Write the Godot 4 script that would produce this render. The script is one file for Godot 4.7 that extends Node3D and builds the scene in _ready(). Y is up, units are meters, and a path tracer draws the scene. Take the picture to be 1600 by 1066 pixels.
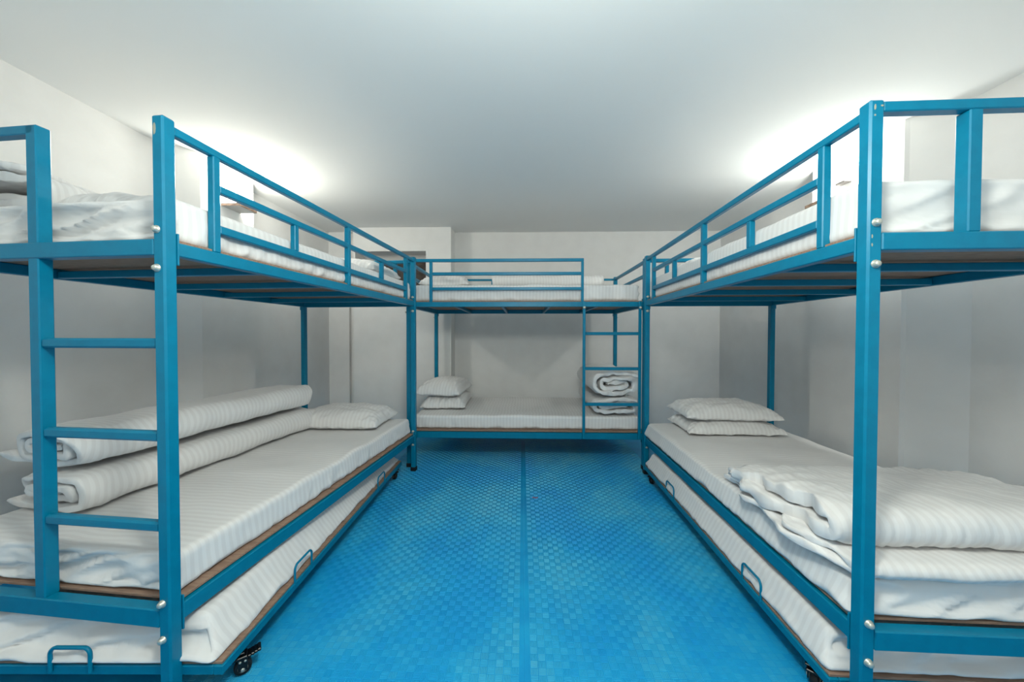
extends Node3D

# ---------------------------------------------------------------- helpers
var M := {}
var used := {}
var nz := FastNoiseLite.new()
var rng := RandomNumberGenerator.new()

func numbered(called: String) -> String:
	if not used.has(called):
		used[called] = 0
		return called
	used[called] += 1
	return "%s_%03d" % [called, used[called]]

func thing(called: String, label: String, category: String, at := Vector3.ZERO, turn := 0.0, group := "") -> Node3D:
	var o := Node3D.new()
	o.name = numbered(called)
	add_child(o)
	o.position = at
	o.rotation.y = turn
	tag(o, label, category, group)
	return o

func tag(o: Node, label: String, category: String, group := "", kind := "") -> void:
	if label != "": o.set_meta("label", label)
	if category != "": o.set_meta("category", category)
	if group != "": o.set_meta("group", group)
	if kind != "": o.set_meta("kind", kind)

func part(called: String, mesh: Mesh, mat: Material, parent: Node, at := Vector3.ZERO) -> MeshInstance3D:
	var o := MeshInstance3D.new()
	o.name = called
	o.mesh = mesh
	o.material_override = mat
	o.position = at
	o.cast_shadow = GeometryInstance3D.SHADOW_CASTING_SETTING_ON
	parent.add_child(o, true)
	return o

func struct(called: String, mesh: Mesh, mat: Material, label: String, category: String) -> MeshInstance3D:
	var o := part(called, mesh, mat, self)
	tag(o, label, category, "", "structure")
	return o

# flat-shaded accumulator
func acc() -> Dictionary:
	return {"v": PackedVector3Array(), "n": PackedVector3Array()}

func tri(A: Dictionary, p: Vector3, q: Vector3, r: Vector3, outward: Vector3) -> void:
	var n := (r - p).cross(q - p)
	if n.dot(outward) < 0.0:
		var t := q
		q = r
		r = t
		n = -n
	n = n.normalized()
	A.v.append(p); A.v.append(q); A.v.append(r)
	A.n.append(n); A.n.append(n); A.n.append(n)

func quad(A: Dictionary, p: Vector3, q: Vector3, r: Vector3, s: Vector3, outward: Vector3) -> void:
	tri(A, p, q, r, outward)
	tri(A, p, r, s, outward)

func done(A: Dictionary) -> ArrayMesh:
	var a := []
	a.resize(Mesh.ARRAY_MAX)
	a[Mesh.ARRAY_VERTEX] = A.v
	a[Mesh.ARRAY_NORMAL] = A.n
	var m := ArrayMesh.new()
	m.add_surface_from_arrays(Mesh.PRIMITIVE_TRIANGLES, a)
	return m

# a box with chamfered edges between two corners
func cbox(A: Dictionary, lo: Vector3, hi: Vector3, ch := 0.003) -> void:
	var c := (lo + hi) * 0.5
	var h := ((hi - lo) * 0.5).abs()
	ch = minf(ch, minf(h.x, minf(h.y, h.z)) * 0.45)
	var V := func(ax: int, s: Vector3) -> Vector3:
		var p := Vector3(s.x * (h.x - ch), s.y * (h.y - ch), s.z * (h.z - ch))
		p[ax] = s[ax] * h[ax]
		return c + p
	for ax in 3:
		var b := (ax + 1) % 3
		var d := (ax + 2) % 3
		for sg in [-1.0, 1.0]:
			var P := []
			for k in [[-1.0, -1.0], [1.0, -1.0], [1.0, 1.0], [-1.0, 1.0]]:
				var s := Vector3.ZERO
				s[ax] = sg; s[b] = k[0]; s[d] = k[1]
				P.append(V.call(ax, s))
			var o := Vector3.ZERO
			o[ax] = sg
			quad(A, P[0], P[1], P[2], P[3], o)
			for s2 in [-1.0, 1.0]:      # edges between axes ax and b, running along d
				var s := Vector3.ZERO
				s[ax] = sg; s[b] = s2; s[d] = -1.0
				var e := s
				e[d] = 1.0
				var o2 := Vector3.ZERO
				o2[ax] = sg; o2[b] = s2
				quad(A, V.call(ax, s), V.call(b, s), V.call(b, e), V.call(ax, e), o2)
	for sx in [-1.0, 1.0]:
		for sy in [-1.0, 1.0]:
			for sz in [-1.0, 1.0]:
				var s := Vector3(sx, sy, sz)
				tri(A, V.call(0, s), V.call(1, s), V.call(2, s), s)

func boxm(lo: Vector3, hi: Vector3, ch := 0.003) -> ArrayMesh:
	var A := acc()
	cbox(A, lo.min(hi), lo.max(hi), ch)
	return done(A)

# smooth mesh from shared or coincident vertices
func smooth_mesh(v: PackedVector3Array, ix: PackedInt32Array, uv: PackedVector2Array, weld := true) -> ArrayMesh:
	var n := PackedVector3Array()
	n.resize(v.size())
	var rep := PackedInt32Array()
	rep.resize(v.size())
	var seen := {}
	for i in v.size():
		if weld:
			var k := Vector3i((v[i] * 30000.0).round())
			if seen.has(k): rep[i] = seen[k]
			else:
				seen[k] = i
				rep[i] = i
		else: rep[i] = i
	for t in range(0, ix.size(), 3):
		var a := v[ix[t]]
		var f := (v[ix[t + 2]] - a).cross(v[ix[t + 1]] - a)
		n[rep[ix[t]]] += f
		n[rep[ix[t + 1]]] += f
		n[rep[ix[t + 2]]] += f
	var out := PackedVector3Array()
	out.resize(v.size())
	for i in v.size():
		var q := n[rep[i]]
		out[i] = q.normalized() if q.length_squared() > 1e-20 else Vector3.UP
	var a2 := []
	a2.resize(Mesh.ARRAY_MAX)
	a2[Mesh.ARRAY_VERTEX] = v
	a2[Mesh.ARRAY_NORMAL] = out
	if uv.size() == v.size(): a2[Mesh.ARRAY_TEX_UV] = uv
	a2[Mesh.ARRAY_INDEX] = ix
	var m := ArrayMesh.new()
	m.add_surface_from_arrays(Mesh.PRIMITIVE_TRIANGLES, a2)
	return m

# a solid of revolution: prof = [radius, height] along axis 'dir'
func lathe(prof: Array, dir: Vector3, seg := 16) -> ArrayMesh:
	var q := Quaternion(Vector3.UP, dir.normalized())
	var v := PackedVector3Array()
	var ix := PackedInt32Array()
	for p in prof:
		for k in seg + 1:
			var a := TAU * k / seg
			v.append(q * Vector3(cos(a) * p[0], p[1], sin(a) * p[0]))
	for i in prof.size() - 1:
		for k in seg:
			var b := i * (seg + 1) + k
			ix.append_array([b, b + seg + 1, b + 1, b + 1, b + seg + 1, b + seg + 2])
	return smooth_mesh(v, ix, PackedVector2Array())

# a round bar swept along a polyline
func sweep(path: Array, r: float, seg := 8) -> ArrayMesh:
	var v := PackedVector3Array()
	var ix := PackedInt32Array()
	var up := Vector3.UP
	for i in path.size():
		var t: Vector3 = (path[mini(i + 1, path.size() - 1)] - path[maxi(i - 1, 0)]).normalized()
		var s := t.cross(up)
		if s.length() < 0.1: s = t.cross(Vector3.RIGHT)
		if s.length() < 0.1: s = t.cross(Vector3.FORWARD)
		s = s.normalized()
		var b := s.cross(t).normalized()
		up = b
		for k in seg + 1:
			var a := TAU * k / seg
			v.append(path[i] + s * cos(a) * r + b * sin(a) * r)
	for i in path.size() - 1:
		for k in seg:
			var c := i * (seg + 1) + k
			ix.append_array([c, c + 1, c + seg + 1, c + 1, c + seg + 2, c + seg + 1])
	return smooth_mesh(v, ix, PackedVector2Array())

func prism(poly: Array, y0: float, y1: float) -> ArrayMesh:      # vertical prism over a floor outline of [X, D]
	var A := acc()
	var pts := PackedVector2Array()
	for p in poly: pts.append(Vector2(p[0], -p[1]))
	if Geometry2D.is_polygon_clockwise(pts): pts.reverse()
	var id := Geometry2D.triangulate_polygon(pts)
	for t in range(0, id.size(), 3):
		var a := pts[id[t]]; var b := pts[id[t + 1]]; var c := pts[id[t + 2]]
		tri(A, Vector3(a.x, y1, a.y), Vector3(b.x, y1, b.y), Vector3(c.x, y1, c.y), Vector3.UP)
		tri(A, Vector3(a.x, y0, a.y), Vector3(b.x, y0, b.y), Vector3(c.x, y0, c.y), Vector3.DOWN)
	for i in pts.size():
		var a := pts[i]; var b := pts[(i + 1) % pts.size()]
		var e := b - a
		quad(A, Vector3(a.x, y0, a.y), Vector3(b.x, y0, b.y), Vector3(b.x, y1, b.y), Vector3(a.x, y1, a.y), Vector3(e.y, 0, -e.x))
	return done(A)

# ---------------------------------------------------------------- materials
func std(c: Color, rough := 0.6, metal := 0.0) -> StandardMaterial3D:
	var m := StandardMaterial3D.new()
	m.albedo_color = c
	m.roughness = rough
	m.metallic = metal
	return m

func ramp_noise(cols: Array, offs: Array, freq: float, oct := 4, size := 512, sd := 1) -> NoiseTexture2D:
	var f := FastNoiseLite.new()
	f.seed = sd
	f.noise_type = FastNoiseLite.TYPE_SIMPLEX_SMOOTH
	f.frequency = freq
	f.fractal_octaves = oct
	var g := Gradient.new()
	g.offsets = PackedFloat32Array(offs)
	g.colors = PackedColorArray(cols)
	var t := NoiseTexture2D.new()
	t.width = size; t.height = size
	t.seamless = true
	t.noise = f
	t.color_ramp = g
	return t

func make_materials() -> void:
	# wall and ceiling paint: matt white emulsion, faintly mottled
	var w := std(Color(1, 1, 1), 0.85)
	w.albedo_texture = ramp_noise([Color(0.875, 0.87, 0.865), Color(0.89, 0.886, 0.882)], [0.2, 0.8], 0.012, 5, 512, 3)
	w.uv1_triplanar = true; w.uv1_world_triplanar = true
	w.uv1_scale = Vector3(0.7, 0.7, 0.7)
	M.wall = w
	var c := std(Color(0.945, 0.945, 0.94), 0.9)
	M.ceiling = c
	# steel tube paint
	var p := std(Color(0.0, 0.47, 0.605), 0.34)
	p.albedo_texture = ramp_noise([Color(0.965, 0.97, 0.975), Color(1, 1, 1)], [0.3, 0.6], 0.02, 4, 256, 7)
	p.uv1_triplanar = true
	p.uv1_scale = Vector3(3, 3, 3)
	p.metallic_specular = 0.35
	M.paint = p
	M.chip = std(Color(0.62, 0.62, 0.56), 0.8)
	M.zinc = std(Color(0.78, 0.78, 0.74), 0.35, 0.6)
	M.rubber = std(Color(0.02, 0.02, 0.025), 0.6)
	M.black = std(Color(0.025, 0.025, 0.03), 0.35)
	M.hub = std(Color(0.66, 0.6, 0.52), 0.45)
	# floor mat
	var f := std(Color(1, 1, 1), 0.5)
	f.albedo_texture = ramp_noise([Color(0.0, 0.57, 0.81), Color(0.03, 0.605, 0.835), Color(0.07, 0.63, 0.845)], [0.25, 0.55, 0.8], 0.01, 5, 512, 11)
	f.uv1_triplanar = true; f.uv1_world_triplanar = true
	f.uv1_scale = Vector3(0.8, 0.8, 0.8)
	M.mat = f
	var r := std(Color(1, 1, 1), 0.5)
	r.vertex_color_use_as_albedo = true
	M.rib = r
	# plywood
	var b := std(Color(1, 1, 1), 0.75)
	b.albedo_texture = ramp_noise([Color(0.52, 0.42, 0.36), Color(0.57, 0.46, 0.395), Color(0.60, 0.50, 0.43)], [0.25, 0.5, 0.8], 0.02, 5, 512, 5)
	b.uv1_triplanar = true
	b.uv1_scale = Vector3(1.2, 8, 8)
	M.ply = b
	var s := std(Color(1, 1, 1), 0.6)
	s.albedo_texture = ramp_noise([Color(0.42, 0.33, 0.28), Color(0.56, 0.47, 0.40)], [0.3, 0.7], 0.03, 4, 256, 6)
	s.uv1_triplanar = true
	s.uv1_scale = Vector3(3, 10, 3)
	M.shelf = s
	var br := std(Color(1, 1, 1), 0.7)
	br.albedo_texture = ramp_noise([Color(0.20, 0.17, 0.15), Color(0.27, 0.235, 0.21)], [0.3, 0.7], 0.02, 5, 256, 8)
	br.uv1_triplanar = true
	br.uv1_scale = Vector3(1.5, 1.5, 1.5)
	M.brown = br
	M.frame = std(Color(0.74, 0.73, 0.72), 0.6)
	M.plastic = std(Color(0.42, 0.40, 0.39), 0.5)
	M.pink = std(Color(0.75, 0.42, 0.48), 0.6)
	# satin-striped cotton
	var img := Image.create(64, 4, false, Image.FORMAT_RGB8)
	for x in 64:
		var k := smoothstep(-0.35, 0.35, sin(TAU * x / 64.0))
		var col := Color(0.858, 0.85, 0.85).lerp(Color(0.885, 0.88, 0.88), k)
		for y in 4: img.set_pixel(x, y, col)
	var sh := std(Color(1, 1, 1), 0.75)
	sh.albedo_texture = ImageTexture.create_from_image(img)
	sh.rim_enabled = true
	sh.rim = 0.25
	M.sheet = sh
	M.cotton = std(Color(0.90, 0.895, 0.895), 0.8)
	var lm := std(Color(1, 1, 1), 0.4)
	lm.emission_enabled = true
	lm.emission = Color(1, 0.99, 0.97)
	lm.emission_energy_multiplier = 3.0
	M.glow = lm
	M.batten = std(Color(0.85, 0.85, 0.85), 0.4)

# ---------------------------------------------------------------- soft goods
func ticks(h: float, r: float, step: float) -> PackedFloat32Array:
	var out := PackedFloat32Array()
	for k in [0.0, 0.3, 0.65]: out.append(-h + r * k)
	var n := maxi(1, int(round((2.0 * h - 2.0 * r) / step)))
	for i in n + 1: out.append(lerpf(-h + r, h - r, float(i) / n))
	for k in [0.65, 0.3, 0.0]: out.append(h - r * k)
	return out

# mattress in a fitted sheet; local x across, -z along the bed, base at y = 0
func mattress_mesh(w: float, hgt: float, l: float, r: float, sd: int, fold := 0.012, step := 0.022, sag := 0.0, flare := 0.0) -> ArrayMesh:
	var h := Vector3(w * 0.5, hgt * 0.5, l * 0.5)
	var v := PackedVector3Array()
	var uv := PackedVector2Array()
	var ix := PackedInt32Array()
	nz.seed = sd
	nz.frequency = 1.0
	nz.fractal_octaves = 2
	var rr := minf(r, h.y * 0.95)
	for ax in 3:
		var b := (ax + 1) % 3
		var d := (ax + 2) % 3
		var steps := [0.014, 0.010, step]
		var tb := ticks(h[b], rr, steps[b])
		var td := ticks(h[d], rr, steps[d])
		for sg in [-1.0, 1.0]:
			var base := v.size()
			for i in tb.size():
				for j in td.size():
					var p := Vector3.ZERO
					p[ax] = sg * h[ax]; p[b] = tb[i]; p[d] = td[j]
					var inner := p.clamp(-(h - Vector3.ONE * rr), h - Vector3.ONE * rr)
					var dir := (p - inner).normalized()
					var q := inner + dir * rr
					# cloth
					var up := clampf(dir.y, 0.0, 1.0)
					var low := clampf(-q.y / h.y * 0.5 + 0.5, 0.0, 1.0)
					var endness := clampf(absf(dir.z), 0.0, 1.0)
					var sideness := clampf(absf(dir.x), 0.0, 1.0)
					var disp := 0.0035 * nz.get_noise_3d(q.x * 4.0, 0.0, q.z * 4.0) * up
					# diagonal drag folds on the ends
					var fu := q.x * 1.5 + q.y * 2.2
					var fv := q.y * 26.0 - q.x * 9.0
					var f1 := nz.get_noise_2d(fu + 7.0, fv * 0.36)
					var f2 := nz.get_noise_2d(fu * 1.7 + 50.0, fv * 0.8 + 20.0)
					disp -= fold * endness * (clampf(absf(f1) * 2.4, 0.0, 1.0) + 0.25 * f2) * smoothstep(0.0, 0.4, low + 0.1) * (1.0 - clampf(-dir.y * 1.5, 0.0, 1.0))
					# vertical gathers along the sides
					var g1 := nz.get_noise_2d(q.z * 16.0 + q.y * 5.0, q.y * 3.0 + 31.0)
					disp += fold * 0.45 * sideness * g1 * low
					q += dir * disp
					q.y += maxf(0.0, nz.get_noise_2d(q.x * 5.0 + 90.0, q.z * 5.0)) * 0.03 * pow(low, 3.0) * clampf(endness + sideness, 0, 1)
					q.y += 0.012 * nz.get_noise_2d(q.z * 2.6, 55.0 + q.x * 1.2) * up * clampf(1.0 - absf(q.z) / h.z, 0.0, 1.0)
					q.y -= sag * up * clampf(absf(q.x) / h.x - 0.5, 0.0, 1.0)
					if flare > 0.0:
						var fl := flare * pow(low, 1.3)
						q.x += signf(q.x) * fl * smoothstep(0.6, 0.95, absf(q.x) / h.x)
						q.z += signf(q.z) * fl * 0.8 * smoothstep(0.9, 0.99, absf(q.z) / h.z)
					v.append(q + Vector3(0, h.y, 0))
					var along := -q.z
					if endness > 0.5: along = 0.007
					uv.append(Vector2(along / 0.028 + 0.35 * nz.get_noise_2d(q.x * 6.0 + 11.0, q.z * 1.5 + q.y * 4.0), 0.5))
			for i in tb.size() - 1:
				for j in td.size() - 1:
					var a := base + i * td.size() + j
					var e := a + td.size()
					if sg > 0: ix.append_array([a, a + 1, e, a + 1, e + 1, e])
					else: ix.append_array([a, e, a + 1, a + 1, e, e + 1])
	return smooth_mesh(v, ix, uv)

# a pillow in its case, x by z, lying flat, underside at y = 0
func pillow_mesh(w: float, l: float, t: float, sd: int, n := 44) -> ArrayMesh:
	var v := PackedVector3Array()
	var uv := PackedVector2Array()
	var ix := PackedInt32Array()
	nz.seed = sd
	nz.frequency = 1.0
	nz.fractal_octaves = 2
	for side in 2:
		var base := v.size()
		for i in n + 1:
			for j in n + 1:
				var u := 2.0 * i / n - 1.0
				var q := 2.0 * j / n - 1.0
				u = signf(u) * (1.0 - pow(1.0 - absf(u), 1.25))
				q = signf(q) * (1.0 - pow(1.0 - absf(q), 1.25))
				var eu := 1.0 - pow(absf(u), 3.6)
				var ev := 1.0 - pow(absf(q), 3.6)
				var th := pow(maxf(eu * ev, 0.0), 0.5)
				var x := u * w * 0.5 * (1.0 - 0.055 * (1.0 - q * q))
				var z := q * l * 0.5 * (1.0 - 0.055 * (1.0 - u * u))
				# creases fan in from the hems
				var edge := 1.0 - clampf(eu * ev * 1.6, 0.0, 1.0)
				var wr := nz.get_noise_2d(u * 3.5 + (q * 9.0 if absf(u) > absf(q) else 0.0), q * 3.5 + (u * 9.0 if absf(q) >= absf(u) else 0.0))
				var wob := 0.012 * nz.get_noise_2d(u * 2.0 + 40.0, q * 2.0)
				var y := 0.0
				if side == 0: y = th * t * 0.76 + (0.014 * wr * (0.3 + edge) + wob) * minf(1.0, th * 3.0)
				else: y = -th * t * 0.24 + 0.004 * wr * minf(1.0, th * 3.0)
				y += 0.010 * nz.get_noise_2d(u * 3.0 + 5.0, q * 3.0 + 17.0) * edge
				v.append(Vector3(x, maxf(y + t * 0.24, 0.002), z))
				uv.append(Vector2(x / 0.028, 0.5))
		for i in n:
			for j in n:
				var a := base + i * (n + 1) + j
				var e := a + n + 1
				if side == 0: ix.append_array([a, e, a + 1, a + 1, e, e + 1])
				else: ix.append_array([a, a + 1, e, a + 1, e + 1, e])
	return smooth_mesh(v, ix, uv)

# centre line of a quilt folded round and round into a flat roll w wide, h high; handed = where the spiral starts
func flat_roll(w: float, h: float, th: float, start := 0.0, dirn := 1.0) -> PackedVector2Array:
	var raw := PackedVector2Array()
	var phi := 0.0
	while true:
		var r := h * 0.5 - th * 0.5 - th * 1.06 * phi / TAU
		if r < th * 0.12: break
		var c := cos(start + dirn * phi)
		var fl := maxf(0.0, w * 0.5 - h * 0.5 - 0.10 * th * phi)
		raw.append(Vector2(fl * clampf(c * 1.7, -1.0, 1.0) + r * c, r * sin(start + dirn * phi)))
		phi += TAU / 90.0
	return respace(raw, 0.013)

func respace(raw: PackedVector2Array, step: float) -> PackedVector2Array:
	var out := PackedVector2Array()
	out.append(raw[0])
	var carry := 0.0
	for i in raw.size() - 1:
		var a := raw[i]
		var b := raw[i + 1]
		var l := a.distance_to(b)
		var s := step - carry
		while s <= l:
			out.append(a.lerp(b, s / l))
			s += step
		carry = fmod(carry + l, step)
	out.append(raw[raw.size() - 1])
	return out

# a padded sheet whose cross-section follows 'line' (horizontal, vertical), swept 'l' along z from 0 to -l
func quilt_mesh(line: PackedVector2Array, th: float, l: float, sd: int, wr := 0.006, ends := 0.03, lip := 0.05) -> ArrayMesh:
	nz.seed = sd
	nz.frequency = 1.0
	nz.fractal_octaves = 2
	var n := line.size()
	var nor := PackedVector2Array()
	for i in n:
		var t := (line[mini(i + 1, n - 1)] - line[maxi(i - 1, 0)]).normalized()
		nor.append(Vector2(-t.y, t.x))
	var ts := PackedFloat32Array()
	for k in [0.0, 0.12, 0.3, 0.6, 1.0]: ts.append(k * lip / l)
	var mid := maxi(6, int(l / 0.018))
	for i in range(1, mid): ts.append(lerpf(lip / l, 1.0 - lip / l, float(i) / mid))
	for k in [1.0, 0.6, 0.3, 0.12, 0.0]: ts.append(1.0 - k * lip / l)
	var v := PackedVector3Array()
	var uv := PackedVector2Array()
	var ix := PackedInt32Array()
	var ring := 2 * n
	for ti in ts.size():
		var t := ts[ti]
		var e := minf(t, 1.0 - t) * l / lip
		var puff := sqrt(1.0 - pow(1.0 - clampf(e, 0.0, 1.0), 2.0))
		for k in ring:
			var i := k if k < n else 2 * n - 1 - k
			var sgn := 1.0 if k < n else -1.0
			var s := i * 0.013
			var hem := clampf(float(mini(i, n - 1 - i)) / 3.0, 0.0, 1.0)
			var half := th * 0.5 * (0.60 + 0.40 * puff) * (0.35 + 0.65 * hem)
			var z := -t * l
			# layers slide past each other at the ends
			z += ends * nz.get_noise_2d(s * 3.0 + (100.0 if t > 0.5 else 0.0), 9.0) * pow(absf(2.0 * t - 1.0), 6.0)
			var c := line[i]
			c += Vector2(0.006 * nz.get_noise_2d(z * 3.0, 3.0 + s), 0.008 * nz.get_noise_2d(z * 3.0 + 20.0, s * 2.0))
			var crease := nz.get_noise_2d(z * 22.0 + s * 7.0, s * 5.0 + sgn * 13.0)
			var soft := nz.get_noise_2d(z * 6.0 + 60.0, s * 7.0 + sgn * 5.0)
			var nearend := clampf(1.0 - e * 0.35, 0.0, 1.0)
			c += nor[i] * sgn * (half + wr * (0.5 * crease + 0.5 * soft) * (0.6 + 1.2 * nearend))
			v.append(Vector3(c.x, c.y, z))
			uv.append(Vector2(z / 0.028 + 0.5 * nz.get_noise_2d(z * 4.0, s * 6.0 + 70.0), 0.5))
	for ti in ts.size() - 1:
		for k in ring:
			var a := ti * ring + k
			var b := ti * ring + (k + 1) % ring
			ix.append_array([a, b, a + ring, b, b + ring, a + ring])
	for i in n - 1:                          # the two ends
		var o := 2 * n - 1
		ix.append_array([i, o - i, i + 1, i + 1, o - i, o - i - 1])
		var z2 := (ts.size() - 1) * ring
		ix.append_array([z2 + i, z2 + i + 1, z2 + o - i, z2 + i + 1, z2 + o - i - 1, z2 + o - i])
	return smooth_mesh(v, ix, uv)

# ---------------------------------------------------------------- bunk bed
const YT := 1.763      # post top
const S := 0.038       # post size
var bolt_mesh: ArrayMesh

# box part in bed coordinates: x from the aisle face towards the wall, d from the near end
func bp(root: Node3D, called: String, sx: float, x0: float, x1: float, y0: float, y1: float, d0: float, d1: float, mat: Material = null, ch := 0.003) -> MeshInstance3D:
	return part(called, boxm(Vector3(sx * x0, y0, -d0), Vector3(sx * x1, y1, -d1), ch), M.paint if mat == null else mat, root)

func bolt(root: Node3D, at: Vector3, dir: Vector3) -> void:
	var o := part("bolt", bolt_mesh, M.zinc, root, at)
	o.quaternion = Quaternion(Vector3.UP, dir)

func make_bunk(root: Node3D, sx: float, l: float, w: float, kind: String) -> void:
	for e in [0, 1]:
		for f in [0, 1]:
			var x0: float = 0.0 if f == 0 else w - S
			var d0: float = 0.0 if e == 0 else l - S
			var p := bp(root, "post", sx, x0, x0 + S, 0.004, YT, d0, d0 + S, null, 0.005)
			part("foot_cap", boxm(Vector3(sx * (x0 - 0.003), 0, -(d0 - 0.003)), Vector3(sx * (x0 + S + 0.003), 0.035, -(d0 + S + 0.003)), 0.004), M.rubber, p)
	for f in [0, 1]:
		var x0: float = 0.002 if f == 0 else w - S + 0.002
		for y in [[1.362, 1.403], [0.252, 0.304]]:
			var r := bp(root, "side_rail", sx, x0, x0 + 0.034, y[0], y[1], S, l - S)
			for e in [0, 1]:      # the bolted plate at each end of the rail
				var d0: float = S if e == 0 else l - S - 0.005
				part("bracket_plate", boxm(Vector3(sx * (x0 - 0.003), y[0] - 0.028, -d0), Vector3(sx * (x0 + 0.036), y[1] + 0.026, -(d0 + 0.005)), 0.001), M.paint, r)
	for e in [0, 1]:
		var d0: float = 0.001 if e == 0 else l - S + 0.001
		for y in [[1.358, 1.406], [0.253, 0.308]]:
			bp(root, "end_rail", sx, S, w - S, y[0], y[1], d0, d0 + S - 0.002)
		var face := Vector3(0, 0, 1) if e == 0 else Vector3(0, 0, -1)
		for f in [0, 1]:
			var bx: float = (0.023 if sx < 0.0 else 0.019) if f == 0 else w - 0.019
			for y in [1.432, 1.320, 0.330, 0.222]:
				bolt(root, Vector3(sx * bx, y, 0.0 if e == 0 else -l), face)
				if f == 0 and e == 1: bolt(root, Vector3(sx * 0.018, y, -(l - S)), Vector3(0, 0, 1))
	for k in 4:
		var d := l * (k + 1) / 5.0
		bp(root, "cross_bar", sx, S, w - S, 1.364, 1.394, d - 0.012, d + 0.012)
		bp(root, "cross_bar", sx, S, w - S, 0.262, 0.292, d - 0.012, d + 0.012)
	bp(root, "plywood_board", sx, 0.014, w - 0.014, 1.4035, 1.4125, S + 0.006, l - S - 0.006, M.ply, 0.001)
	bp(root, "plywood_board", sx, 0.014, w - 0.014, 0.3085, 0.3165, S + 0.006, l - S - 0.006, M.ply, 0.001)
	# guard along the wall
	if kind != "plain": bp(root, "wall_guard_rail", sx, w - 0.03, w - 0.008, 1.724, 1.746, S, l - S)
	for d in [l * 0.32, l * 0.68]:
		if kind != "plain": bp(root, "guard_upright", sx, w - 0.03, w - 0.008, 1.403, 1.724, d - 0.012, d + 0.012)
	# guard along the aisle
	var gx0 := 0.006
	var gx1 := 0.030
	if kind == "ladder_front":
		var a := 0.530
		var b := l - 0.22
		bp(root, "guard_rail", sx, gx0, gx1, 1.740, 1.766, a, l - S)
		bp(root, "guard_rail", sx, gx0, gx1, 1.627, 1.653, a + 0.02, b)
		bp(root, "guard_rail", sx, gx0, gx1, 1.502, 1.526, a + 0.02, b)
		bp(root, "guard_upright", sx, gx0, gx1, 1.403, 1.740, b, b + 0.024)
		bp(root, "guard_upright", sx, gx0, gx1, 1.403, 1.740, a, a + 0.022)
		for x in [0.519, 0.060]:
			bp(root, "ladder_rail", sx, -0.022, 0.0, 0.262, 1.404, x, x + 0.022)
		for y in [1.138, 0.847, 0.550]:
			bp(root, "ladder_rung", sx, -0.019, -0.001, y - 0.013, y + 0.013, 0.082, 0.519)
		for x in [0.530, 0.071]:
			bolt(root, Vector3(sx * -0.022, 1.352, -x), Vector3(-sx, 0, 0))
	else:
		bp(root, "guard_rail", sx, gx0, gx1, 1.722, 1.748, S, l - S)
		bp(root, "guard_rail", sx, gx0, gx1, 1.608, 1.634, 0.187, l - 0.19)
		bp(root, "guard_rail", sx, gx0, gx1, 1.470, 1.498, 0.187, l - 0.19)
		for d in [0.175, l * 0.5, l - 0.178]:
			bp(root, "guard_upright", sx, gx0 - 0.001, gx1 + 0.001, 1.403, 1.724, d - 0.013, d + 0.013)
		for d in [0.558, l - 0.575]:
			bp(root, "guard_upright", sx, gx0, gx1, 1.497, 1.609, d - 0.013, d + 0.013)
	# ends
	var ends := {"ladder_end": ["ladder", "upright"], "plain": ["top", "upright"], "ladder_front": ["double", "double"]}
	for e in [0, 1]:
		var d0: float = 0.004 if e == 0 else l - S + 0.004
		var d1 := d0 + 0.030
		var how: String = ends[kind][e]
		if how == "ladder":
			bp(root, "end_guard_rail", sx, 0.450, w - S, 1.736, 1.764, d0, d1)
			bp(root, "ladder_rail", sx, 0.440, 0.477, 0.306, 1.764, d0, d1 + 0.006)
			for y in [1.100, 0.823, 0.552]:
				bp(root, "ladder_rung", sx, S, 0.440, y - 0.015, y + 0.015, d0 + 0.002, d1 - 0.002, null, 0.006)
		elif how == "top":
			bp(root, "end_guard_rail", sx, S, w - S, 1.732, 1.760, d0, d1)
			for x in [0.258, w - 0.29]:
				bp(root, "end_upright", sx, x, x + 0.034, 1.405, 1.733, d0, d1 + 0.006)
		elif how == "upright":
			bp(root, "end_guard_rail", sx, S, w - S, 1.710, 1.738, d0, d1)
			for x in [0.160, w - 0.19]:
				bp(root, "end_upright", sx, x, x + 0.026, 1.405, 1.711, d0, d1)
		else:
			bp(root, "end_guard_rail", sx, S, w - S, 1.726, 1.750, d0, d1)
			bp(root, "end_guard_rail", sx, S, w - S, 1.608, 1.632, d0, d1)

# ---------------------------------------------------------------- trundle
func handle_path(along: Vector3, out: Vector3, l: float, h: float) -> Array:
	var P := []
	var r := 0.022
	P.append(-along * l * 0.5)
	P.append(-along * l * 0.5 + Vector3.UP * (h - r))
	for k in range(1, 6):
		var a := PI * 0.5 * k / 6.0
		P.append(-along * (l * 0.5 - r + r * cos(a)) + Vector3.UP * (h - r + r * sin(a)))
	for k in range(1, 6):
		var a := PI * 0.5 * (6 - k) / 6.0
		P.append(along * (l * 0.5 - r + r * cos(a)) + Vector3.UP * (h - r + r * sin(a)))
	P.append(along * l * 0.5 + Vector3.UP * (h - r))
	P.append(along * l * 0.5)
	for i in P.size(): P[i] += out * 0.0
	return P

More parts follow.
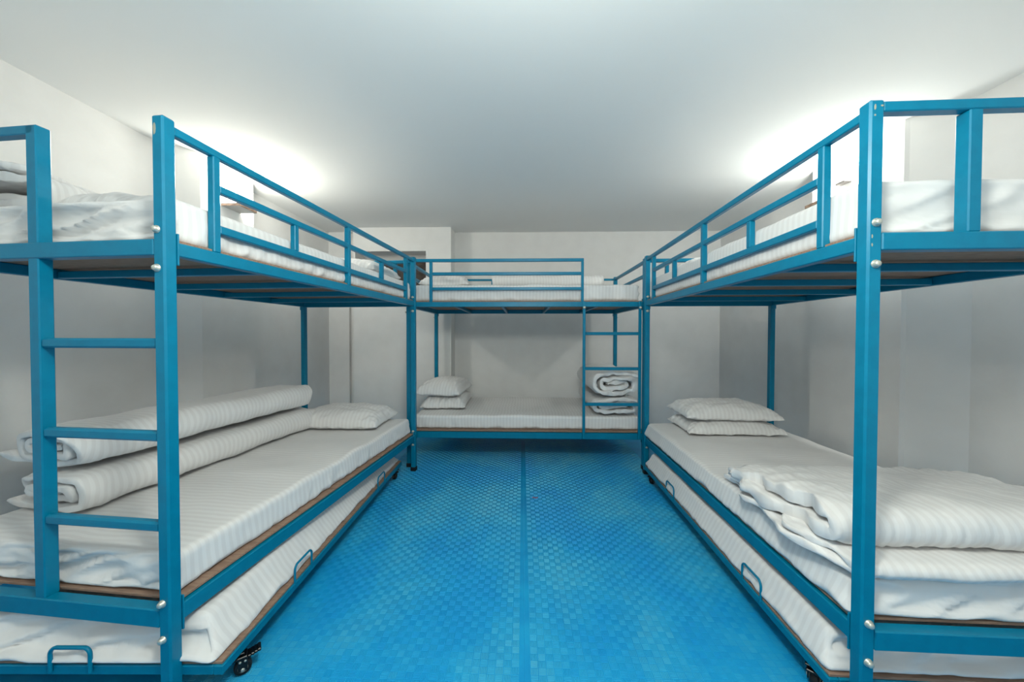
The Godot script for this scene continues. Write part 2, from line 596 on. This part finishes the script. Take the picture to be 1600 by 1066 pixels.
func caster(root: Node3D, at: Vector3, turn: float) -> void:
	var A := acc()
	cbox(A, Vector3(-0.022, 0.078, -0.022), Vector3(0.022, 0.083, 0.022), 0.001)
	cbox(A, Vector3(-0.008, 0.066, -0.008), Vector3(0.008, 0.078, 0.008), 0.002)
	cbox(A, Vector3(-0.019, 0.058, -0.022), Vector3(0.019, 0.067, 0.030), 0.003)
	cbox(A, Vector3(-0.019, 0.020, 0.004), Vector3(-0.0155, 0.062, 0.030), 0.001)
	cbox(A, Vector3(0.0155, 0.020, 0.004), Vector3(0.019, 0.062, 0.030), 0.001)
	var c := part("caster", done(A), M.black, root, at)
	c.rotation.y = turn
	part("wheel", lathe([[0.0, -0.012], [0.020, -0.012], [0.024, -0.009], [0.0255, 0.0], [0.024, 0.009], [0.020, 0.012], [0.0, 0.012]], Vector3(1, 0, 0), 22), M.rubber, c, Vector3(0, 0.0255, 0.017))
	var hub := [[0.0, -0.0145], [0.006, -0.0145], [0.013, -0.0128], [0.0145, -0.012], [0.0145, 0.012], [0.013, 0.0128], [0.006, 0.0145], [0.0, 0.0145]]
	part("wheel_hub", lathe(hub, Vector3(1, 0, 0), 18), M.hub, c, Vector3(0, 0.0255, 0.017))
	part("axle_nut", lathe([[0.0, -0.022], [0.005, -0.022], [0.006, -0.019], [0.006, 0.019], [0.005, 0.022], [0.0, 0.022]], Vector3(1, 0, 0), 8), M.zinc, c, Vector3(0, 0.0255, 0.017))
	for z in [0.010, 0.024]:
		part("rivet", lathe([[0.0, -0.021], [0.003, -0.0205], [0.004, -0.019], [0.004, 0.019], [0.003, 0.0205], [0.0, 0.021]], Vector3(1, 0, 0), 8), M.zinc, c, Vector3(0, 0.052, z))
	var B := acc()
	for k in 4:
		var z := 0.030 + k * 0.009
		cbox(B, Vector3(-0.017, 0.056 + k * 0.0022, z), Vector3(0.017, 0.064 + k * 0.0026, z + 0.010), 0.002)
	part("brake_pedal", done(B), M.black, c)

func make_trundle(root: Node3D, sx: float, l: float, w: float, handles: Array, end_handle: float) -> void:
	var y0 := 0.085
	var y1 := 0.115
	for x in [0.0, w - 0.03]:
		bp(root, "side_rail", sx, x, x + 0.03, y0, y1, 0.0, l)
	for d in [0.0, l - 0.03]:
		bp(root, "end_rail", sx, 0.03, w - 0.03, y0, y1, d, d + 0.03)
	for k in 3:
		var d := l * (k + 1) / 4.0
		bp(root, "cross_bar", sx, 0.03, w - 0.03, y0 + 0.004, y0 + 0.026, d - 0.012, d + 0.012)
	bp(root, "plywood_board", sx, 0.006, w - 0.006, y1, y1 + 0.008, 0.006, l - 0.006, M.ply, 0.001)
	for d in handles:
		part("pull_handle", sweep(handle_path(Vector3(0, 0, 1), Vector3(sx, 0, 0), 0.122, 0.082), 0.0045), M.paint, root, Vector3(sx * 0.002, y1 - 0.012, -d))
	if end_handle > 0.0:
		part("pull_handle", sweep(handle_path(Vector3(1, 0, 0), Vector3(0, 0, 1), 0.122, 0.076), 0.0055), M.paint, root, Vector3(sx * end_handle, y1 - 0.014, 0.006))
	for x in [0.024, w - 0.04]:
		for d in [0.085, l - 0.09]:
			caster(root, Vector3(sx * x, 0.002, -d), 2.2 if sx < 0.0 and x < 0.2 and d < 0.2 else sx * 2.4)

# ---------------------------------------------------------------- lamps
func lamp_globe(label: String, X: float, y: float, D: float, sx: float, e: float, col: Color) -> void:
	var t := thing("wall_lamp", label, "lamp", Vector3(X, y, -D), 0.0)
	part("holder", lathe([[0.0, 0.0], [0.034, 0.0], [0.034, 0.008], [0.018, 0.014], [0.018, 0.046], [0.0, 0.046]], Vector3(sx, 0, 0), 20), M.batten, t)
	part("bulb", lathe([[0.0, 0.046], [0.018, 0.046], [0.030, 0.056], [0.048, 0.078], [0.053, 0.100], [0.048, 0.122], [0.030, 0.144], [0.015, 0.151], [0.0, 0.153]], Vector3(sx, 0, 0), 20), M.glow, t)
	var o := OmniLight3D.new()
	o.name = "bulb_light"
	o.light_color = col
	o.light_energy = e
	o.light_size = 0.05
	o.omni_range = 12.0
	o.omni_attenuation = 2.0
	o.shadow_enabled = true
	t.add_child(o)
	o.position = Vector3(sx * 0.100, 0, 0)

# opal globe hung on a rod from the ceiling
func lamp_pendant(label: String, at: Vector3, r: float, e: float, col: Color) -> void:
	var t := thing("pendant_lamp", label, "lamp", at)
	part("hanger", sweep([Vector3(0, r * 0.9, 0), Vector3(0, HC - at.y, 0)], 0.006), M.batten, t)
	part("rose", lathe([[0.0, -0.03], [0.03, -0.03], [0.05, -0.012], [0.055, 0.0], [0.0, 0.0]], Vector3.UP, 24), M.batten, t, Vector3(0, HC - at.y, 0))
	var prof := []
	for k in 17:
		var a := -PI * 0.5 + PI * k / 16.0
		prof.append([cos(a) * r, sin(a) * r])
	part("globe", lathe(prof, Vector3.UP, 28), M.glow, t)
	var o := OmniLight3D.new()
	o.name = "globe_light"
	o.light_color = col
	o.light_energy = e
	o.light_size = r
	o.omni_range = 14.0
	o.omni_attenuation = 2.0
	o.shadow_enabled = true
	t.add_child(o)

# ---------------------------------------------------------------- scene
const LX := -1.0385
const LD := 1.0198
const LR := 0.0832
const RX := 0.9374
const RD := 1.0089
const RR := 0.0252
const BW := 1.008
const BL := 1.95
const HC := 2.36

func on_left(x: float, y: float, d: float) -> Vector3:      # x from the aisle towards the wall
	return Vector3(LX, 0, -LD) + Basis(Vector3.UP, -LR) * Vector3(-x, y, -d)
func on_right(x: float, y: float, d: float) -> Vector3:
	return Vector3(RX, 0, -RD) + Basis(Vector3.UP, -RR) * Vector3(x, y, -d)

func soft(called: String, mesh: Mesh, label: String, category: String, at: Vector3, turn: float, group := "", mat: Material = null) -> MeshInstance3D:
	var o := part(numbered(called), mesh, M.sheet if mat == null else mat, self, at)
	o.rotation.y = turn
	tag(o, label, category, group)
	return o

func _ready() -> void:
	rng.seed = 4
	nz.noise_type = FastNoiseLite.TYPE_SIMPLEX_SMOOTH
	# camera
	var cam := Camera3D.new()
	cam.name = "camera"
	cam.fov = rad_to_deg(2.0 * atan(533.0 / 562.9))
	cam.near = 0.02
	add_child(cam)
	cam.position = Vector3(0, 1.1264, 0)
	cam.rotation = Vector3(-0.01699, 0.02856, 0.00123)
	cam.current = true
	# light and exposure
	var we := WorldEnvironment.new()
	we.name = "environment"
	var env := Environment.new()
	env.background_mode = Environment.BG_COLOR
	env.background_color = Color(0.02, 0.02, 0.02)
	env.tonemap_mode = Environment.TONE_MAPPER_LINEAR
	env.tonemap_exposure = 1.04
	env.sdfgi_enabled = true
	env.ssao_enabled = true
	env.ssil_enabled = true
	we.environment = env
	add_child(we)
	make_materials()
	lamp_globe("small bare bulb on the wall pier above the wooden shelf, blown out to white", -2.19, 2.21, 2.66, 1.0, 0.55, Color(1.0, 1.0, 0.95))
	lamp_globe("small bare bulb on the wall pier above the grey wall box, blown out to white", 2.18, 2.25, 2.48, -1.0, 0.60, Color(0.98, 1.0, 0.97))
	lamp_pendant("opal globe lamp hung from the ceiling above the photographer", Vector3(0.05, 1.90, -0.32), 0.12, 1.50, Color(0.985, 1.0, 0.95))

	# room shell
	struct("ceiling", boxm(Vector3(-2.6, HC, 0.8), Vector3(2.6, HC + 0.12, -4.6), 0.0), M.ceiling, "plain white painted ceiling over the bunks", "ceiling")
	struct("wall_left", prism([[-2.56, -0.8], [-2.34, -0.8], [-2.34, 2.27], [-2.275, 2.275], [-2.27, 2.30], [-2.19, 2.405], [-2.19, 2.89], [-2.34, 2.89], [-2.34, 4.30], [-2.09, 4.30], [-2.09, 4.35], [-2.56, 4.35]], -0.1, HC), M.wall, "white painted side wall with a shallow pier carrying the wooden shelf", "wall")
	struct("wall_right", prism([[2.56, -0.8], [2.345, -0.8], [2.345, 1.95], [2.20, 2.13], [2.18, 2.14], [2.18, 2.79], [2.345, 2.79], [2.345, 4.35], [2.56, 4.35]], -0.1, HC), M.wall, "white painted side wall with a shallow pier carrying the grey box", "wall")
	# back wall with the window opening
	var A := acc()
	cbox(A, Vector3(-2.56, -0.1, -4.35), Vector3(-1.96, HC, -4.6), 0.0)
	cbox(A, Vector3(-1.09, -0.1, -4.35), Vector3(2.56, HC, -4.6), 0.0)
	cbox(A, Vector3(-1.96, 2.07, -4.35), Vector3(-1.09, HC, -4.6), 0.0)
	cbox(A, Vector3(-1.96, -0.1, -4.35), Vector3(-1.09, 1.58, -4.6), 0.0)
	struct("wall_back", done(A), M.wall, "white painted back wall behind the crosswise bunk bed", "wall")
	var B := acc()
	cbox(B, Vector3(-1.955, -0.1, -4.12), Vector3(-1.93, HC, -4.35), 0.0)
	cbox(B, Vector3(-1.108, -0.1, -4.12), Vector3(-0.818, HC, -4.35), 0.0)
	cbox(B, Vector3(-1.93, 2.088, -4.12), Vector3(-1.108, HC, -4.35), 0.0)
	cbox(B, Vector3(-1.93, -0.1, -4.12), Vector3(-1.108, 1.58, -4.35), 0.0)
	struct("wall_pier", done(B), M.wall, "projecting white pier of the back wall around the dark window recess", "wall")
	struct("wall_rear", boxm(Vector3(-2.6, -0.1, 0.60), Vector3(2.6, HC, 0.80), 0.0), M.wall, "white wall behind the photographer", "wall")
	var win := Node3D.new()
	win.name = "window_1"
	add_child(win)
	win.position = Vector3(-1.525, 1.58, -4.36)
	tag(win, "window recess closed by a dark brown board in a pale frame", "window", "", "structure")
	var F := acc()
	cbox(F, Vector3(-0.43, 0.44, -0.03), Vector3(0.43, 0.495, 0.02), 0.003)
	cbox(F, Vector3(-0.43, 0.0, -0.03), Vector3(-0.375, 0.44, 0.02), 0.003)
	cbox(F, Vector3(0.375, 0.0, -0.03), Vector3(0.43, 0.44, 0.02), 0.003)
	part("window_frame", done(F), M.frame, win)
	part("board_panel", boxm(Vector3(-0.375, 0.0, -0.05), Vector3(0.375, 0.44, -0.02), 0.002), M.brown, win)
	# floor: two rolls of ribbed rubber matting that meet in the aisle
	var fl := struct("floor", boxm(Vector3(-2.6, -0.12, 0.8), Vector3(2.6, -0.004, -4.6), 0.0), M.rubber, "bright blue ribbed rubber floor matting between the bunks", "floor")
	for s in 2:
		var x0 := -2.345 if s == 0 else 0.0105
		var x1 := 0.0105 if s == 0 else 2.345
		var sheet := part("rubber_mat", boxm(Vector3(x0, -0.004, 0.60), Vector3(x1, 0.0, -4.35), 0.001), M.mat, fl)
		ribs(sheet, s)
	# bunk beds
	bolt_mesh = lathe([[0.0115, 0.0], [0.0115, 0.003], [0.009, 0.0032], [0.0085, 0.0095], [0.006, 0.0125], [0.0, 0.0135]], Vector3.UP, 12)
	var left := thing("bunk_bed", "blue steel bunk bed with an end ladder, two long rolled quilts on its lower bunk", "bunk bed", Vector3(LX, 0, -LD), -LR, "blue steel bunk beds")
	make_bunk(left, -1.0, BL, BW, "ladder_end")
	var right := thing("bunk_bed", "blue steel bunk bed without a ladder, one thick folded quilt on its lower bunk", "bunk bed", Vector3(RX, 0, -RD), -RR, "blue steel bunk beds")
	make_bunk(right, 1.0, BL, BW, "plain")
	var back := thing("bunk_bed", "blue steel bunk bed standing crosswise at the back wall with a ladder on its front", "bunk bed", Vector3(1.042, 0, -3.0165), PI * 0.5, "blue steel bunk beds")
	make_bunk(back, 1.0, 2.022, BW, "ladder_front")
	chips(left, right)
	# trundles: each pulled out a little
	var tl := thing("trundle_bed", "low blue trundle bed on black casters pulled out under the bunk with the rolled quilts", "trundle bed", on_left(-0.123, 0, 0.047), 0.027, "trundle beds under the bunks")
	make_trundle(tl, -1.0, 1.78, 0.84, [0.43, 1.335], 0.458)
	var tr := thing("trundle_bed", "low blue trundle bed on black casters under the bunk with the thick folded quilt", "trundle bed", on_right(-0.035, 0, 0.06), -RR, "trundle beds under the bunks")
	make_trundle(tr, 1.0, 1.74, 0.84, [0.38, 1.225], 0.0)
	# mattresses
	soft("mattress", mattress_mesh(0.70, 0.112, 1.68, 0.024, 21, 0.024, 0.022, 0.0, 0.080), "thin striped white mattress on the trundle bed that is pulled out furthest", "mattress", on_left(-0.123, 0, 0.047) + Basis(Vector3.UP, 0.027) * Vector3(-0.44, 0.1235, -0.885), 0.027, "white sheeted mattresses")
	soft("mattress", mattress_mesh(0.74, 0.106, 1.66, 0.024, 22, 0.020, 0.022, 0.0, 0.048), "thin striped white mattress on the trundle bed below the thick folded quilt", "mattress", on_right(-0.035 + 0.41, 0.1235, 0.06 + 0.87), -RR, "white sheeted mattresses")
	soft("mattress", mattress_mesh(0.94, 0.120, 1.855, 0.024, 23, 0.026, 0.022, 0.0, 0.012), "white striped mattress under two rolled quilts and one pillow", "mattress", on_left(0.515, 0.317, 0.982), -LR, "white sheeted mattresses")
	soft("mattress", mattress_mesh(0.935, 0.138, 1.855, 0.024, 24, 0.030, 0.022, 0.0, 0.008), "white striped mattress on the top bunk above the two rolled quilts", "mattress", on_left(0.505, 1.413, 0.982), -LR, "white sheeted mattresses")
	soft("mattress", mattress_mesh(0.95, 0.112, 1.855, 0.026, 25, 0.017, 0.022, 0.02, 0.034), "white striped mattress under two stacked pillows and the thick folded quilt", "mattress", on_right(0.500, 0.317, 0.982), -RR, "white sheeted mattresses")
	soft("mattress", mattress_mesh(0.935, 0.158, 1.855, 0.024, 26, 0.012, 0.022, 0.0, 0.006), "white striped mattress on the top bunk of the bed without a ladder", "mattress", on_right(0.500, 1.413, 0.982), -RR, "white sheeted mattresses")
	soft("mattress", mattress_mesh(0.925, 0.116, 1.94, 0.024, 27, 0.022), "white striped mattress on the lower bunk at the back wall", "mattress", Vector3(0.031, 0.317, -3.54), PI * 0.5, "white sheeted mattresses")
	soft("mattress", mattress_mesh(0.925, 0.140, 1.92, 0.024, 28, 0.022), "white striped mattress on the top bunk at the back wall", "mattress", Vector3(0.031, 1.413, -3.53), PI * 0.5, "white sheeted mattresses")
	# quilts
	var roll := flat_roll(0.40, 0.172, 0.029, PI + 0.5, 1.0)
	soft("quilt", quilt_mesh(roll, 0.029, 1.33, 31, 0.008, 0.05), "lower of the two long white rolled quilts along the wall", "quilt", on_left(0.795, 0.435 + 0.087, 0.23), -LR - 0.02, "rolled and folded quilts")
	roll = flat_roll(0.39, 0.184, 0.029, PI + 0.3, 1.0)
	soft("quilt", quilt_mesh(roll, 0.029, 1.28, 32, 0.008, 0.06), "upper of the two long white rolled quilts along the wall", "quilt", on_left(0.800, 0.605 + 0.092, 0.22), -LR - 0.02, "rolled and folded quilts")
	roll = flat_roll(0.44, 0.165, 0.033, 0.5, 1.0)
	soft("quilt", quilt_mesh(roll, 0.033, 0.84, 33, 0.012, 0.05), "lower of the two folded white quilts behind the ladder of the back bunk", "quilt", Vector3(0.80, 0.433 + 0.080, -3.07), 0.0, "rolled and folded quilts")
	roll = flat_roll(0.47, 0.235, 0.037, 0.7, 1.0)
	soft("quilt", quilt_mesh(roll, 0.037, 0.82, 34, 0.014, 0.06), "upper of the two folded white quilts behind the ladder of the back bunk", "quilt", Vector3(0.80, 0.590 + 0.115, -3.06), 0.0, "rolled and folded quilts")
	# the thick quilt: its spine lies across the bed, so the sweep runs from the aisle to the wall
	var tq := thing("quilt", "thick white quilt folded crosswise at the near end of the lower bunk without a ladder", "quilt", on_right(0.0, 0.430, 0.0), -RR - PI * 0.5, "rolled and folded quilts")
	var under := PackedVector2Array()
	for k in 30: under.append(Vector2(-0.76 + 0.71 * k / 29.0, 0.012))
	for k in range(1, 12):
		var a := -PI * 0.5 + PI * k / 12.0
		under.append(Vector2(-0.05 + 0.026 * cos(a), 0.024 + 0.012 * sin(a)))
	for k in 28: under.append(Vector2(-0.05 - 0.62 * k / 27.0, 0.036))
	part("lower_fold", quilt_mesh(respace(under, 0.013), 0.022, 0.95, 35, 0.008, 0.06), M.sheet, tq, Vector3(0, 0.004, 0.005))
	roll = flat_roll(0.74, 0.190, 0.062, PI + 0.6, 1.0)
	for i in roll.size():                    # plump at the camera side, thin towards the pillows
		var t := clampf((roll[i].x + 0.37) / 0.74, 0.0, 1.0)
		roll[i].y = roll[i].y * (0.30 + 0.70 * pow(t, 0.8)) - 0.070 + 0.074 * t
		if roll[i].y > 0.0: roll[i].y *= 1.0 - 0.55 * pow(clampf((roll[i].x - 0.02) / 0.35, 0.0, 1.0), 2.0)
	part("upper_fold", quilt_mesh(roll, 0.060, 0.93, 36, 0.014, 0.08, 0.11), M.sheet, tq, Vector3(-0.412, 0.126, -0.01))
	roll = flat_roll(0.50, 0.195, 0.05, PI + 0.4, 1.0)
	soft("quilt", quilt_mesh(roll, 0.05, 1.06, 37, 0.006, 0.03), "white quilt folded flat at the wall side of the top back bunk", "quilt", Vector3(-0.29, 1.548 + 0.099, -3.68), -PI * 0.5, "rolled and folded quilts")
	roll = flat_roll(0.44, 0.20, 0.038, 1.3, 1.0)
	soft("quilt", quilt_mesh(roll, 0.038, 0.60, 38, 0.012, 0.08), "rumpled white quilt heaped at the near end of the top bunk above the rolled quilts", "quilt", on_left(0.86, 1.553 + 0.10, 0.16), -LR + 0.2, "rolled and folded quilts")
	# pillows
	soft("pillow", pillow_mesh(0.66, 0.46, 0.145, 41), "single white pillow at the far end of the mattress with the rolled quilts", "pillow", on_left(0.46, 0.437, 1.68), -LR + 0.08, "white pillows")
	soft("pillow", pillow_mesh(0.66, 0.42, 0.10, 42), "lower of the two stacked white pillows on the bunk with the thick folded quilt", "pillow", on_right(0.50, 0.428, 1.70), -RR, "white pillows")
	soft("pillow", pillow_mesh(0.64, 0.42, 0.12, 43), "upper of the two stacked white pillows on the bunk with the thick folded quilt", "pillow", on_right(0.49, 0.524, 1.71), -RR - 0.03, "white pillows")
	soft("pillow", pillow_mesh(0.42, 0.64, 0.13, 44), "lower of the two stacked white pillows on the lower back bunk", "pillow", Vector3(-0.74, 0.432, -3.58), 0.03, "white pillows")
	soft("pillow", pillow_mesh(0.42, 0.64, 0.15, 45), "upper of the two stacked white pillows on the lower back bunk", "pillow", Vector3(-0.765, 0.548, -3.57), -0.05, "white pillows")
	soft("pillow", pillow_mesh(0.60, 0.44, 0.13, 46), "white pillow on the top bunk in front of the dark window recess", "pillow", on_left(0.40, 1.552, 1.66), -LR, "white pillows")
	soft("pillow", pillow_mesh(0.46, 0.62, 0.14, 47), "white pillow on the top back bunk beside the dark window recess", "pillow", Vector3(-0.72, 1.552, -3.55), 0.04, "white pillows")
	soft("pillow", pillow_mesh(0.62, 0.44, 0.11, 48), "white pillow at the far end of the top bunk of the bed without a ladder", "pillow", on_right(0.46, 1.571, 1.66), -RR, "white pillows")
	soft("pillow", pillow_mesh(0.44, 0.62, 0.14, 49), "white pillow beside the rumpled quilt heaped on the near end of the top bunk", "pillow", on_left(0.60, 1.552, 0.52), -LR + 0.1, "white pillows")
	# small things on the walls and the floor
	shelf("small brown wooden shelf on the pier below the bare bulb", Vector3(-2.19, 2.068, -2.66), 1.0)
	shelf("small brown wooden shelf on the pier beside the grey wall box", Vector3(2.18, 2.045, -2.60), -1.0)
	shelf("small brown wooden shelf on the wall beyond the pier with the grey box", Vector3(2.345, 2.085, -3.40), -1.0)
	var bx := thing("wall_box", "small grey box fixed to the bright pier above the top mattress without ladder", "wall box", Vector3(2.18, 2.205, -2.50))
	part("box_body", boxm(Vector3(-0.045, -0.06, -0.045), Vector3(0.0, 0.06, 0.035), 0.005), M.plastic, bx)
	part("box_cover", boxm(Vector3(-0.052, -0.05, -0.038), Vector3(-0.045, 0.05, 0.028), 0.003), M.frame, bx)
	scrap()

func shelf(label: String, at: Vector3, sx: float) -> void:
	var t := thing("wall_shelf", label, "shelf", at, 0.0, "small wooden wall shelves")
	part("shelf_board", boxm(Vector3(0, -0.004, -0.083), Vector3(sx * 0.133, 0.016, 0.083), 0.001), M.frame, t)
	var A := acc()
	cbox(A, Vector3(minf(sx * 0.133, sx * 0.136), -0.0045, -0.086), Vector3(maxf(sx * 0.133, sx * 0.136), 0.0165, 0.086), 0.0005)
	for z in [-0.086, 0.083]: cbox(A, Vector3(minf(0.0, sx * 0.133), -0.0045, z), Vector3(maxf(0.0, sx * 0.133), 0.0165, z + 0.003), 0.0005)
	part("edge_band", done(A), M.shelf, t)

# worn spots in the paint of the two near posts
func chips(left: Node3D, right: Node3D) -> void:
	var spots := [[left, -0.026, 1.722, 0.005, 0.020], [right, 0.012, 1.742, 0.003, 0.009], [right, 0.012, 1.720, 0.003, 0.003], [right, 0.010, 1.395, 0.0022, 0.006], [right, 0.010, 1.372, 0.002, 0.005], [right, 0.030, 1.745, 0.004, 0.003]]
	for s in spots:
		var post: Node3D = s[0].get_child(0)
		var A := acc()
		var n := 9
		var P := []
		for k in n:
			var a := TAU * k / n
			var q := 0.75 + 0.35 * rng.randf()
			P.append(Vector3(s[1] + cos(a) * s[3] * q, s[2] + sin(a) * s[4] * q, 0.0006))
		for k in n:
			var p: Vector3 = P[k]
			var r: Vector3 = P[(k + 1) % n]
			tri(A, Vector3(s[1], s[2], 0.0007), p, r, Vector3(0, 0, 1))
			quad(A, p, r, r - Vector3(0, 0, 0.0008), p - Vector3(0, 0, 0.0008), (p + r) * 0.5 - Vector3(s[1], s[2], 0))
		part("paint_chip", done(A), M.chip, post)

func scrap() -> void:
	var v := PackedVector3Array()
	var ix := PackedInt32Array()
	for side in 2:
		var b := v.size()
		for i in 9:
			for j in 4:
				var x := -0.02 + 0.04 * i / 8.0
				v.append(Vector3(x, 0.0035 + 0.003 * sin(i * 0.9) + (0.0004 if side == 0 else 0.0), -0.006 + 0.004 * j + 0.002 * sin(i * 0.7)))
		for i in 8:
			for j in 3:
				var a := b + i * 4 + j
				if side == 0: ix.append_array([a, a + 4, a + 1, a + 1, a + 4, a + 5])
				else: ix.append_array([a, a + 1, a + 4, a + 1, a + 5, a + 4])
	var o := part("paper_scrap", smooth_mesh(v, ix, PackedVector2Array()), M.pink, self, Vector3(0.09, 0.0, -2.47))
	tag(o, "tiny pink paper scrap lying on the blue floor", "paper scrap")

# raised ribs of the matting: blocks of five bars, turned like basket weave
func ribs(sheet: Node3D, s: int) -> void:
	var cell := 0.027
	var kinds := []
	for t in 2:
		var A := acc()
		for k in 5:
			var c := (k - 2) * 0.0053
			var hw := 0.0010
			var hl := 0.0122
			var y := 0.0011
			var P := []
			for e in [[-1.0, -1.0], [1.0, -1.0], [1.0, 1.0], [-1.0, 1.0]]:
				var lo := Vector3(c + e[0] * (hw + 0.0006), 0.0, e[1] * hl)
				var hi := Vector3(c + e[0] * hw, y, e[1] * (hl - 0.0006))
				if t == 1:
					lo = Vector3(lo.z, lo.y, lo.x)
					hi = Vector3(hi.z, hi.y, hi.x)
				P.append([lo, hi])
			var mid := Vector3(c, 0, 0) if t == 0 else Vector3(0, 0, c)
			quad(A, P[0][1], P[1][1], P[2][1], P[3][1], Vector3.UP)
			for i in 4:
				var j := (i + 1) % 4
				quad(A, P[i][0], P[j][0], P[j][1], P[i][1], (P[i][0] + P[j][0]) * 0.5 - mid)
		kinds.append(done(A))
	var xa := -1.12 if s == 0 else 0.029
	var xb := -0.008 if s == 0 else 1.10
	var n1 := FastNoiseLite.new()
	n1.seed = 77
	n1.frequency = 1.3
	n1.fractal_octaves = 4
	var xf := [[], []]
	var nx := int((xb - xa) / cell)
	var ny := int(3.3 / cell)
	for i in nx:
		for j in ny:
			var x := (xb - (i + 0.5) * cell) if s == 0 else (xa + (i + 0.5) * cell)
			var z := -0.85 - (j + 0.5) * cell
			xf[(i + j) % 2].append(Vector3(x, 0.0, z))
	for t in 2:
		var mm := MultiMesh.new()
		mm.transform_format = MultiMesh.TRANSFORM_3D
		mm.use_colors = true
		mm.mesh = kinds[t]
		mm.instance_count = xf[t].size()
		for k in xf[t].size():
			var p: Vector3 = xf[t][k]
			mm.set_instance_transform(k, Transform3D(Basis.IDENTITY, p))
			# worn, dusty patches where people walk
			var wear := clampf(0.32 + 0.8 * n1.get_noise_2d(p.x * 1.6, p.z) + rng.randf_range(-0.14, 0.14), 0.0, 1.0)
			var c := Color(0.0, 0.58, 0.83).lerp(Color(0.36, 0.71, 0.81), wear).srgb_to_linear()
			mm.set_instance_color(k, c)
		var o := MultiMeshInstance3D.new()
		o.name = "rib_relief"
		o.multimesh = mm
		o.material_override = M.rib
		sheet.add_child(o, true)
		o.set_meta("kind", "stuff")
